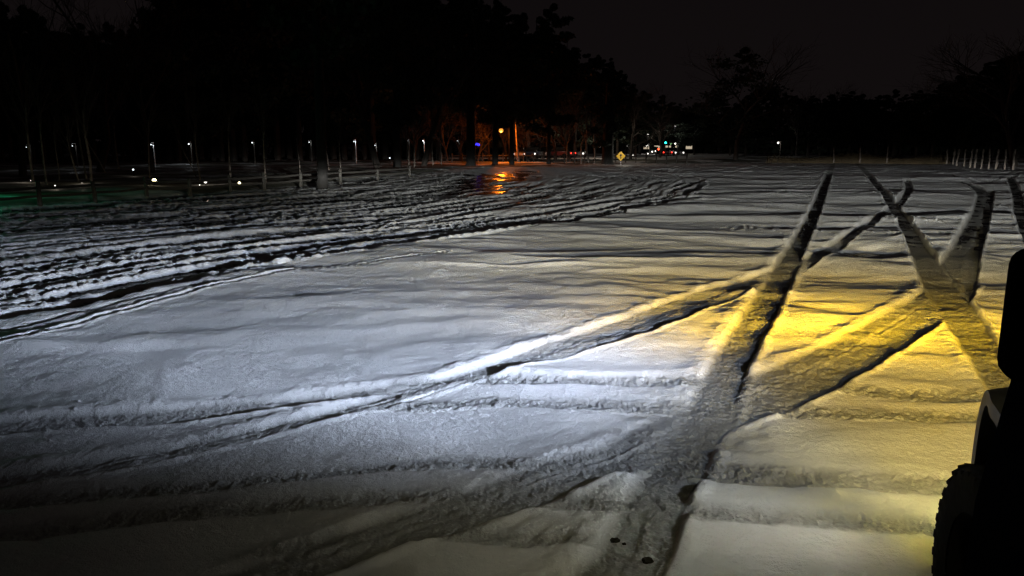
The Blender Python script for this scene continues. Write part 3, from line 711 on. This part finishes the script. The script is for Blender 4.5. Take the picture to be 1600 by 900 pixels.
# big dark trunks that stand in front of the lights
for (px, yb, dist, hh, rad, lab) in [(500, 296, 33, 14, .22, 'thick dark trunk in front of the verge left of centre'), (950, 262, 78, 9, .62, 'very thick dark trunk left of the yellow diamond sign'), (735, 266, 70, 15, .45, 'dark trunk just left of the blue lights'), (620, 270, 62, 15, .34, 'dark trunk left of the tall white lamp row'),
                               (858, 262, 78, 14, .22, 'dark trunk under the small blue light'), (773, 266, 76, 14, .3, 'dark trunk left under the orange lamp'), (800, 264, 78, 13, .26, 'dark trunk right under the orange lamp')]:
    tt = thing('thick_trunk_tree', lab, 'tree', gnd(px, dist, 0), random.random() * 6)
    MB().tube([(0, 0, -.2), (0.05, 0, .5), (.1, .05, hh * .5), (.2, 0, hh)], [rad * 1.25, rad, rad * .8, rad * .3], 10).build('trunk', 'darkbark', tt, smooth=True)
    c = bpy.data.objects.new('crown', random.choice(PINES)[1]); COL.objects.link(c); c.parent = tt; s = hh / 15.; c.scale = (s, s, s); c.location.z = 1.

# pale slim trunks lit by the park lamps
pale_l = [(46, 44, .10, 0), (67, 40, .05, 0), (87, 46, .07, .02), (119, 42, .11, -.2), (131, 46, .08, -.05), (137, 42, .12, .04), (230, 44, .06, .05), (310, 43, .10, -.03), (305, 46, .05, -.35), (357, 45, .09, .02), (413, 38, .05, .03), (467, 52, .09, -.02),
          (513, 60, .06, -.1), (532, 50, .05, 0), (638, 70, .10, 0), (647, 66, .12, .02), (677, 72, .10, 0), (689, 74, .10, 0), (908, 84, .2, 0), (921, 86, .24, 0), (929, 82, .12, 0), (885, 84, .1, .05), (183, 62, .1, 0), (163, 55, .06, -.4)]
for k, (px, dist, rad, lean) in enumerate(pale_l):
    h = random.uniform(4.5, 8)
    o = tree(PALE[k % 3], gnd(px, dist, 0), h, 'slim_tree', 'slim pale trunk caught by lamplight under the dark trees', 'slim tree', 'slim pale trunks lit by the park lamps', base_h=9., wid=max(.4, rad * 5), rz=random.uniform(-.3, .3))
    o.rotation_euler = (random.uniform(-.03, .03), lean, 0)
# small young trees near the orange lamp
for k, (px, dist, h) in enumerate([(790, 92, 7), (765, 90, 6), (745, 88, 7), (700, 86, 7), (825, 92, 5), (870, 88, 7), (893, 90, 8), (720, 92, 6), (650, 84, 6), (842, 96, 5)]):
    tree(BARES[k % 4], gnd(px, dist, 0), h, 'young_bare_tree', 'young bare tree glowing rusty in the orange lamplight', 'bare tree', 'young bare trees round the orange lamp', base_h=12., wid=1.1)

# ------------------------------------------------------------------ lamps
def lamp_post(px, py, dist, em, watts, colr, label, group='white lamps along the park paths', off=.45, rad=.085, name='park_lamp', polemat='steel', base_z=0., pr=.055):
    p = at(px, py, dist); t_ = thing(name, label, 'lamp', (p.x, p.y, base_z), 0, group); hh = p.z - base_z
    dk = random.choice(('wood', 'steel', 'bark', 'wood')) if polemat == 'steel' else polemat
    MB().tube([(off, .25, 0), (off, .25, .4), (off, .25, hh + .25)], [pr * 1.6, pr, pr * .8], 8).build('pole', dk, t_, smooth=True)
    MB().tube([(off, .25, hh + .22), (0, 0, hh + .16)], .03, 6).build('arm', polemat, t_)
    MB().tube([(0, 0, hh + rad * .9), (0, 0, hh + rad * 1.5)], [rad * 1.3, rad * .6], 10).build('shade', 'darkpaint', t_)
    MB().ball((0, 0, hh), rad, 10, 8).build('globe', E[em], t_, smooth=True)
    if watts: point('lamp_light', (0.0, -.02 - rad, hh - rad), watts, colr, .06, t_)
    return t_
GW = 'white lamps along the park paths'
def ordn(k): return k
Wl = (1, .96, .9)
lamps = [(236, 226, 80, 'cool', 60, 'white park lamp above the brightest low spotlight'), (295, 225, 78, 'cool', 90, 'white park lamp just left of the reddish leaning trunk'), (394, 223, 84, 'cool', 60, 'white park lamp above the rightmost low spotlight'),
         (483, 222, 86, 'cool', 90, 'brighter white park lamp left of the thick dark trunk'), (553, 221, 88, 'cool', 60, 'lone white park lamp right of the thick dark trunk'), (586, 227, 84, 'cool', 120, 'white park lamp with a brightly lit pole left of centre'),
         (637, 220, 90, 'cool', 50, 'faint lamp close left of a brighter white one'), (661, 220, 88, 'cool', 90, 'bright white park lamp over the rust-lit bushes'), (715, 220, 92, 'cool', 30, 'white park lamp left of the blue lights'),
         (113, 228, 70, 'cool', 60, 'faint park lamp over a leaning pale trunk at the left'), (41, 230, 66, 'cool', 40, 'leftmost park lamp, faint, over a pale trunk')]
for a in lamps:
    dim = 'faint' in a[5]
    lamp_post(a[0], a[1], a[2], a[3], a[4] * (.1 if dim else random.uniform(.15, .5)), (.9, .97, 1), a[5], off=random.choice((.1, .14)), rad=.028 if dim else random.uniform(.04, .07))
lamp_post(1216, 223, 118, 'white', 40, Wl, 'single white lamp far right of the traffic lights', None, name='street_lamp', rad=.13)
for (px, py, dist, lab, rad) in [(938, 228, 110, 'white street lamp left of the yellow sign, low one', .12), (975, 213, 120, 'white street lamp high above the yellow sign', .12), (979, 228, 122, 'white street lamp right above the yellow sign', .11), (1011, 227, 125, 'large white street lamp left of the red signal', .17),
                            (1055, 212, 120, 'highest white street lamp at the junction', .13), (1055, 224, 118, 'bright white street lamp right of the green signals', .15), (966, 246, 110, 'low white lamp beside the yellow sign', .13), (989, 243, 112, 'small low white lamp right of the yellow sign', .1),
                            (1019, 237, 125, 'small white lamp below the red signal at the left', .11), (1012, 240, 124, 'lowest white lamp at the left of the junction', .1), (1024, 236, 126, 'small pale lamp beside the red signal', .09), (943, 246, 108, 'low white lamp left of the very thick trunk', .13)]:
    lamp_post(px, py, dist, 'white', 12, Wl, lab, 'white lamps at the road junction', rad=rad, name='street_lamp')
# sodium lamp
lamp_post(783, 204, 84, 'orange', 1100, (1, .19, .01), 'glowing orange street lamp, the brightest light in the wood', None, off=.9, rad=.24, name='sodium_lamp', pr=.10, polemat='darkpaint')
up = thing('utility_pole', 'tall slim pole lit rusty orange to the right of the orange lamp', 'pole', gnd(810, 84, 0)); up.rotation_euler = (0, -.06, 0)
MB().tube([(0, 0, -.2), (0, 0, 2.2), (0, 0, 4.6)], [.15, .13, .09], 10).build('shaft', 'palebark', up, smooth=True)
MB().box((0, 0, 4.2), (.9, .07, .08)).build('crossarm', 'wood', up)
# blue lamps
bl = thing('blue_lamp_cluster', 'cluster of three blue lights on a dark pole left of the orange lamp', 'lamp', gnd(745, 80, 0)); hz = at(745, 226, 80).z
MB().tube([(0, .1, 0), (0, .1, hz)], .05, 8).build('pole', 'darkpaint', bl)
for dx, dz in ((-.2, 0), (0.02, .06), (.2, -.02)): MB().ball((dx, 0, hz + dz), .12).build('bulb', E['blue'], bl, smooth=True)
MB().box((0, .07, hz + .02), (.6, .04, .08)).build('bar', 'darkpaint', bl)
bl = thing('small_blue_lamp', 'single small blue light on a dark pole right of the orange lamp', 'lamp', gnd(856, 84, 0)); hz = at(856, 218, 84).z
MB().tube([(0, .1, 0), (0, .1, hz)], .05, 8).build('pole', 'darkpaint', bl); MB().ball((0, 0, hz), .06).build('bulb', E['blue'], bl, smooth=True)
# low spotlights
for (px, py, dist, em, lab, rad, wt) in [(241, 282, 37, 'yellowish', 'largest low spotlight, yellowish, at the foot of a lit trunk', .085, 55), (321, 284, 38, 'white', 'low spotlight beside the reddish leaning trunk', .065, 55), (374, 286, 38, 'yellowish', 'greenish low spotlight, rightmost of the low ones', .06, 14),
                                 (208, 265, 50, 'cool', 'small white spotlight set slightly higher than its neighbours', .05, 14), (86, 290, 36, 'white', 'tiny low spotlight near the left end of the fence', .022, 14), (312, 289, 37, 'white', 'tiny spotlight just under the reddish trunk', .022, 20),
                                 (512, 251, 60, 'white', 'tiny spotlight near the thick dark trunk', .04, 20), (609, 247, 72, 'cool', 'small white spotlight left of centre behind the verge', .06, 12), (756, 265, 66, 'white', 'small white ground light under the blue lights', .06, 10), (128, 286, 40, 'white', 'faint ground light beneath the leaning pale trunks', .012, 30), (48, 282, 42, 'white', 'faint ground light at the leftmost pale trunk', .012, 30)]:
    p = at(px, py, dist); zb = .05
    s_ = thing('ground_spotlight', lab, 'spotlight', (p.x, p.y, zb), 0, 'low spotlights along the wood edge')
    MB().tube([(0, 0.03, 0), (0, 0.03, max(p.z - zb, .05))], .02, 6).build('stake', 'darkpaint', s_)
    MB().ball((0, 0, p.z - zb), rad, 10, 8).build('bulb', E[em], s_, smooth=True)
    point('spot_light', (0, -.0, p.z - zb + .3), wt * .10, (1, .85, .66), .05, s_)
# dim green glow off the left edge comes from a green lantern
lg = thing('green_lantern', 'green lantern on a post by the fence beyond the left edge', 'lamp', (unp(-70, 318)[0], unp(-70, 318)[1], 0))
MB().tube([(0, .1, 0), (0, .1, 1.5)], .04, 8).build('pole', 'darkpaint', lg); MB().ball((0, 0, 1.4), .07).build('globe', E['green'], lg, smooth=True); point('lantern_light', (0, -.12, 1.35), 70, (.05, 1, .45), .06, lg)

# traffic signals
def signal(px, py, dist, em, lit, label):
    p = at(px, py, dist); s_ = thing('traffic_signal', label, 'traffic light', (p.x, p.y, 0), 0, 'traffic signals at the junction'); z = p.z
    MB().tube([(.5, .3, 0), (.5, .3, z + .6)], .08, 8).build('pole', 'darkpaint', s_); MB().tube([(.5, .3, z + .5), (0, .15, z + .5)], .04, 6).build('arm', 'darkpaint', s_)
    zc = z + {0: -.3, 1: 0, 2: .3}[lit]
    h_ = MB().box((0, .1, zc), (.34, .2, 1.0)).build('housing', 'darkpaint', s_, bevel=.03)
    for k in range(3): MB().ball((0, -.02, zc + .3 - .3 * k), .13 if k == lit else .10, 10, 8, (1, .4, 1)).build('lens', E[em] if k == lit else M['signblack'], s_, smooth=True)
signal(1040, 223, 112, 'green', 2, 'traffic signal showing blue-green at the junction'); signal(1029, 233, 114, 'red', 0, 'traffic signal showing red, left of the green one'); signal(1048, 224, 122, 'ltgreen', 2, 'small pale green signal between the green one and the white lamp')
# diamond sign
p = at(970, 244, 80); sg = thing('diamond_sign', 'yellow diamond warning sign with a black arrow, beside the very thick trunk', 'road sign', (p.x, p.y, 0))
MB().tube([(0, .04, 0), (0, .04, p.z + .3)], .04, 8).build('post', 'steel', sg)
d_ = .50
MB().prism([(0, p.z - d_), (d_, p.z), (0, p.z + d_), (-d_, p.z)], -.01, .01).build('plate', 'signyellow', sg)
MB().prism([(-.05, p.z - .28), (.05, p.z - .28), (.05, p.z + .05), (.14, p.z + .05), (0, p.z + .28), (-.14, p.z + .05), (-.05, p.z + .05)], -.02, -.014).build('arrow', 'signblack', sg)
point('sign_fill', (p.x + .1, p.y - 1.3, p.z + .6), 45, (1, .95, .8), .1)  # added light without a fixture, brightens the sign plate
# snow-covered road strip and distant store
road = MB().add([(4, 96, .52), (26, 92, .52), (40, 128, .9), (-10, 128, .9)], [(0, 1, 2, 3)]).build('far_road', 'road'); road['kind'] = 'structure'
road2 = MB().add([(-8, 92, .50), (12, 92, .50), (14, 100, .62), (-10, 100, .62)], [(0, 1, 2, 3)]).build('road_verge', 'road'); road2['kind'] = 'structure'
for (x_, y_, z_, wt, c_) in [(4, 93, 4.2, 150, (1, .8, .6)), (11.5, 94, 4., 150, (1, .88, .7)), (17, 95, 3.5, 60, (1, .88, .7)), (24, 112, 5, 70, Wl), (27, 118, 5, 70, Wl)]:
    s_ = thing('road_lamp', 'shaded lamp hanging over the far snowy road', 'lamp', (x_, y_, .4), 0, 'shaded lamps over the far road')
    MB().tube([(0, .3, 0), (0, .3, z_ - .3)], .05, 8).build('pole', 'darkpaint', s_); MB().tube([(0, 0, z_ - .4), (0, 0, z_ - .3)], [.3, .12], 12).build('shade', 'darkpaint', s_); MB().tube([(0, 0, z_ - .42), (0, 0, z_ - .405)], .1, 10).build('bulb', E['white'], s_)
    point('road_light', (0, 0, z_ - .5), wt, c_, .1, s_)
st = thing('roadside_store', 'low roadside building with bright windows behind the junction lamps', 'building', (26.5, 132, .8), 0)
MB().box((0, 0, 1.0), (9, 6, 2.0)).build('wall', 'darkpaint', st); MB().box((0, -.4, 2.1), (9.8, 7.4, .25)).build('roof', 'darkpaint', st, bevel=.03)
for k in range(5):
    wn = MB().box((-3.6 + 1.8 * k, -3.03, 1.15), (1.2, .05, .7)).build('window', 'signblack', st); MB().box((-3.6 + 1.8 * k, -3.07, 1.15), (1.05, .02, .56)).build('pane', E['win'], wn)
# cars on the far road
def car_mesh(paint, loc, rz, label, head=True):
    c = thing('parked_car', label, 'car', loc, rz, 'cars on the far road')
    MB().prism([(-2.1, .35), (-2.15, .8), (-1.5, .9), (1.2, .85), (2.1, .72), (2.15, .35)], -.85, .85).build('body', paint, c, bevel=.06)
    MB().prism([(-1.6, .86), (-1.2, 1.4), (.3, 1.4), (1.1, .86)], -.72, .72).build('cabin', 'glass', c, bevel=.05)
    for x_ in (-1.3, 1.35):
        for s_ in (-.8, .8): MB().tube([(x_, s_ - .1, .32), (x_, s_ + .1, .32)], .32, 14).build('wheel', 'rubber', c)
    for s_ in (-.6, .6):
        MB().ball((2.12, s_, .62), .10 if head else .09, 8, 6).build('headlight', E['white'] if head else 'steel', c)
        MB().ball((-2.12, s_, .68), .10, 8, 6).build('tail_light', E['tail'], c)
    return c
p = lambda px, d: gnd(px, d, .5)
for (px, dd, rz, pt, lab) in [(808, 90, -1.5, 'carsilver', 'car facing the lot beside the orange-lit pole, both headlights on'), (832, 94, -1.75, 'carblue', 'dark car with headlights right of the orange-lit pole'), (850, 97, -1.6, 'carsilver', 'silver car with headlights among the rusty bushes'), (872, 96, 2.6, 'carred', 'red car seen from behind with glowing tail lights'),
                          (884, 99, -1.4, 'carblue', 'dark car with headlights right of the red-lit one'), (905, 100, -1.7, 'carsilver', 'car with one pale headlight left of the very thick trunk'), (1045, 118, 1.3, 'carred', 'car with red tail lights at the junction'), (1058, 122, -1.6, 'carsilver', 'pale car with headlights below the junction lamps')]:
    car_mesh(pt, p(px, dd), rz, lab)

# ------------------------------------------------------------------ fences, posts, poles, reeds
fn = thing('split_rail_fence', 'low weathered split-rail fence along the dark verge at the left', 'fence')
fp = [(-160, 336), (-50, 328), (62, 320), (148, 313), (229, 306), (297, 305), (360, 299), (413, 296), (470, 291), (532, 286), (590, 281), (640, 276)]
prev = None
for k, (px, py) in enumerate(fp):
    q = unp(px, py, .1); hgt = .62 + .05 * ((k * 37) % 5 - 2) / 2
    MB().tube([(q[0], q[1], -.05), (q[0] + .01, q[1], .3), (q[0] + .02 * ((k % 3) - 1), q[1], .12 + hgt)], [.075, .07, .06], 7).build('post', 'wood', fn, smooth=True)
    if prev:
        for zz in (.32, .56):
            MB().tube([(prev[0], prev[1], zz + .03), ((prev[0] + q[0]) / 2, (prev[1] + q[1]) / 2, zz + .01), (q[0], q[1], zz + .04)], [.04, .045, .038], 5).build('rail', 'wood', fn, smooth=True)
    prev = q
fn = thing('far_rail_fence', 'low dark post-and-rail fence in front of the far snowy road', 'fence'); prev = None
for k, px in enumerate(range(690, 1090, 16)):
    q = gnd(px, 84 + .004 * (px - 690), 0)
    MB().tube([(q.x, q.y, 0), (q.x, q.y, 1.25)], .08, 6).build('post', 'wood', fn)
    if prev: MB().tube([(prev.x, prev.y, .95), (q.x, q.y, .95)], .05, 4).build('rail', 'wood', fn)
    prev = q
for k, (xt, xb, yb) in enumerate([(1480, 1480, 246.5), (1492, 1490, 247), (1499, 1496, 249.5), (1509, 1507, 250.5), (1520, 1517, 252), (1527, 1524, 252.5), (1537, 1534, 254), (1547, 1546, 254), (1561, 1557, 254.5), (1572, 1571, 255), (1587, 1584, 255.5)]):
    dd = 70; p0 = at(xb, yb, dd); p1 = at(xt, 233, dd); rd = .055 + .02 * ((k * 7) % 3) / 2
    o = thing('leaning_post', 'pale knobbly post leaning right, in the row at the far right edge of the lot', 'post', p0, 0, 'row of pale leaning posts'); d_ = p1 - p0
    pts = [Vector((0, 0, -.5))] + [d_ * t + Vector((random.uniform(-.03, .03), 0, 0)) for t in (0, .2, .4, .6, .8, 1.0)]
    MB().tube(pts, [rd * 1.1] + [rd * random.uniform(.75, 1.25) for _ in range(5)] + [rd * .8], 7).build('shaft', 'palebark', o, smooth=True)
for (px, yt, yb, lab) in [(1303, 230, 249, 'left one of the three thin pale poles before the brown reeds'), (1344, 231, 248, 'middle and thickest of the three thin poles before the brown reeds'), (1386, 229, 248, 'right one of the three thin poles before the brown reeds')]:
    p0 = at(px, yb, 84); p1 = at(px + (1.5 if px == 1386 else 0), yt, 84)
    o = thing('thin_pole', lab, 'pole', p0, 0, 'three thin pale poles'); dz = p1 - p0; rd = .085 if px == 1344 else .055
    MB().tube([Vector((0, 0, -.4)), Vector((0, 0, 0)), dz], [rd * 1.2, rd, rd * .6], 7).build('shaft', 'palebark', o, smooth=True)
rs = random.Random(3); V = []; F = []
for k in range(5200):
    px = rs.triangular(1195, 1490, 1330); dd = rs.uniform(86, 92); q = gnd(px, dd, .4); hh = rs.uniform(.3, .95) * (.7 + .3 * math.sin(px / 23)); wd = rs.uniform(.02, .05); lx = rs.gauss(0, .12)
    i0 = len(V); V += [(q.x - wd, q.y, .2), (q.x + wd, q.y, .2), (q.x + lx, q.y + rs.gauss(0, .1), .45 + hh)]; F.append((i0, i0 + 1, i0 + 2))
rd_ = MB(); rd_.v = V; rd_.f = F; me = bpy.data.meshes.new('dry_reeds'); me.from_pydata(V, [], F); me.materials.append(M['reed'])
o = bpy.data.objects.new('dry_reeds', me); COL.objects.link(o); tag(o, 'band of dry brown reeds at the far end of the lot', 'reeds', kind='stuff')
# clods of dirt dropped in the ruts
for k, (px, py, s) in enumerate([(888, 783, .030), (960, 852, .028), (1012, 884, .030), (905, 780, .014), (975, 856, .012)]):
    q = unp(px, py, .03); mb = MB(); mb.ball((0, 0, s * .4), s, 9, 7, (1.3, 1, .6)); mb.v = [(a + random.uniform(-.3, .3) * s, b_ + random.uniform(-.3, .3) * s, c_ + random.uniform(-.2, .2) * s) for a, b_, c_ in mb.v]
    o = mb.build('dirt_clod', 'dirt', None); o.location = (q[0], q[1], .046); o.scale = (.62, .62, .62)
    tag(o, ['dark dirt clod on the edge of the lower rut left of the track crossing', 'dark dirt clod in the wide fresh track at the bottom', 'dark dirt clod lowest in the wide track at the bottom edge', 'small crumb beside the clod on the lower rut', 'small crumb beside the upper clod in the wide track'][k], 'dirt clod')
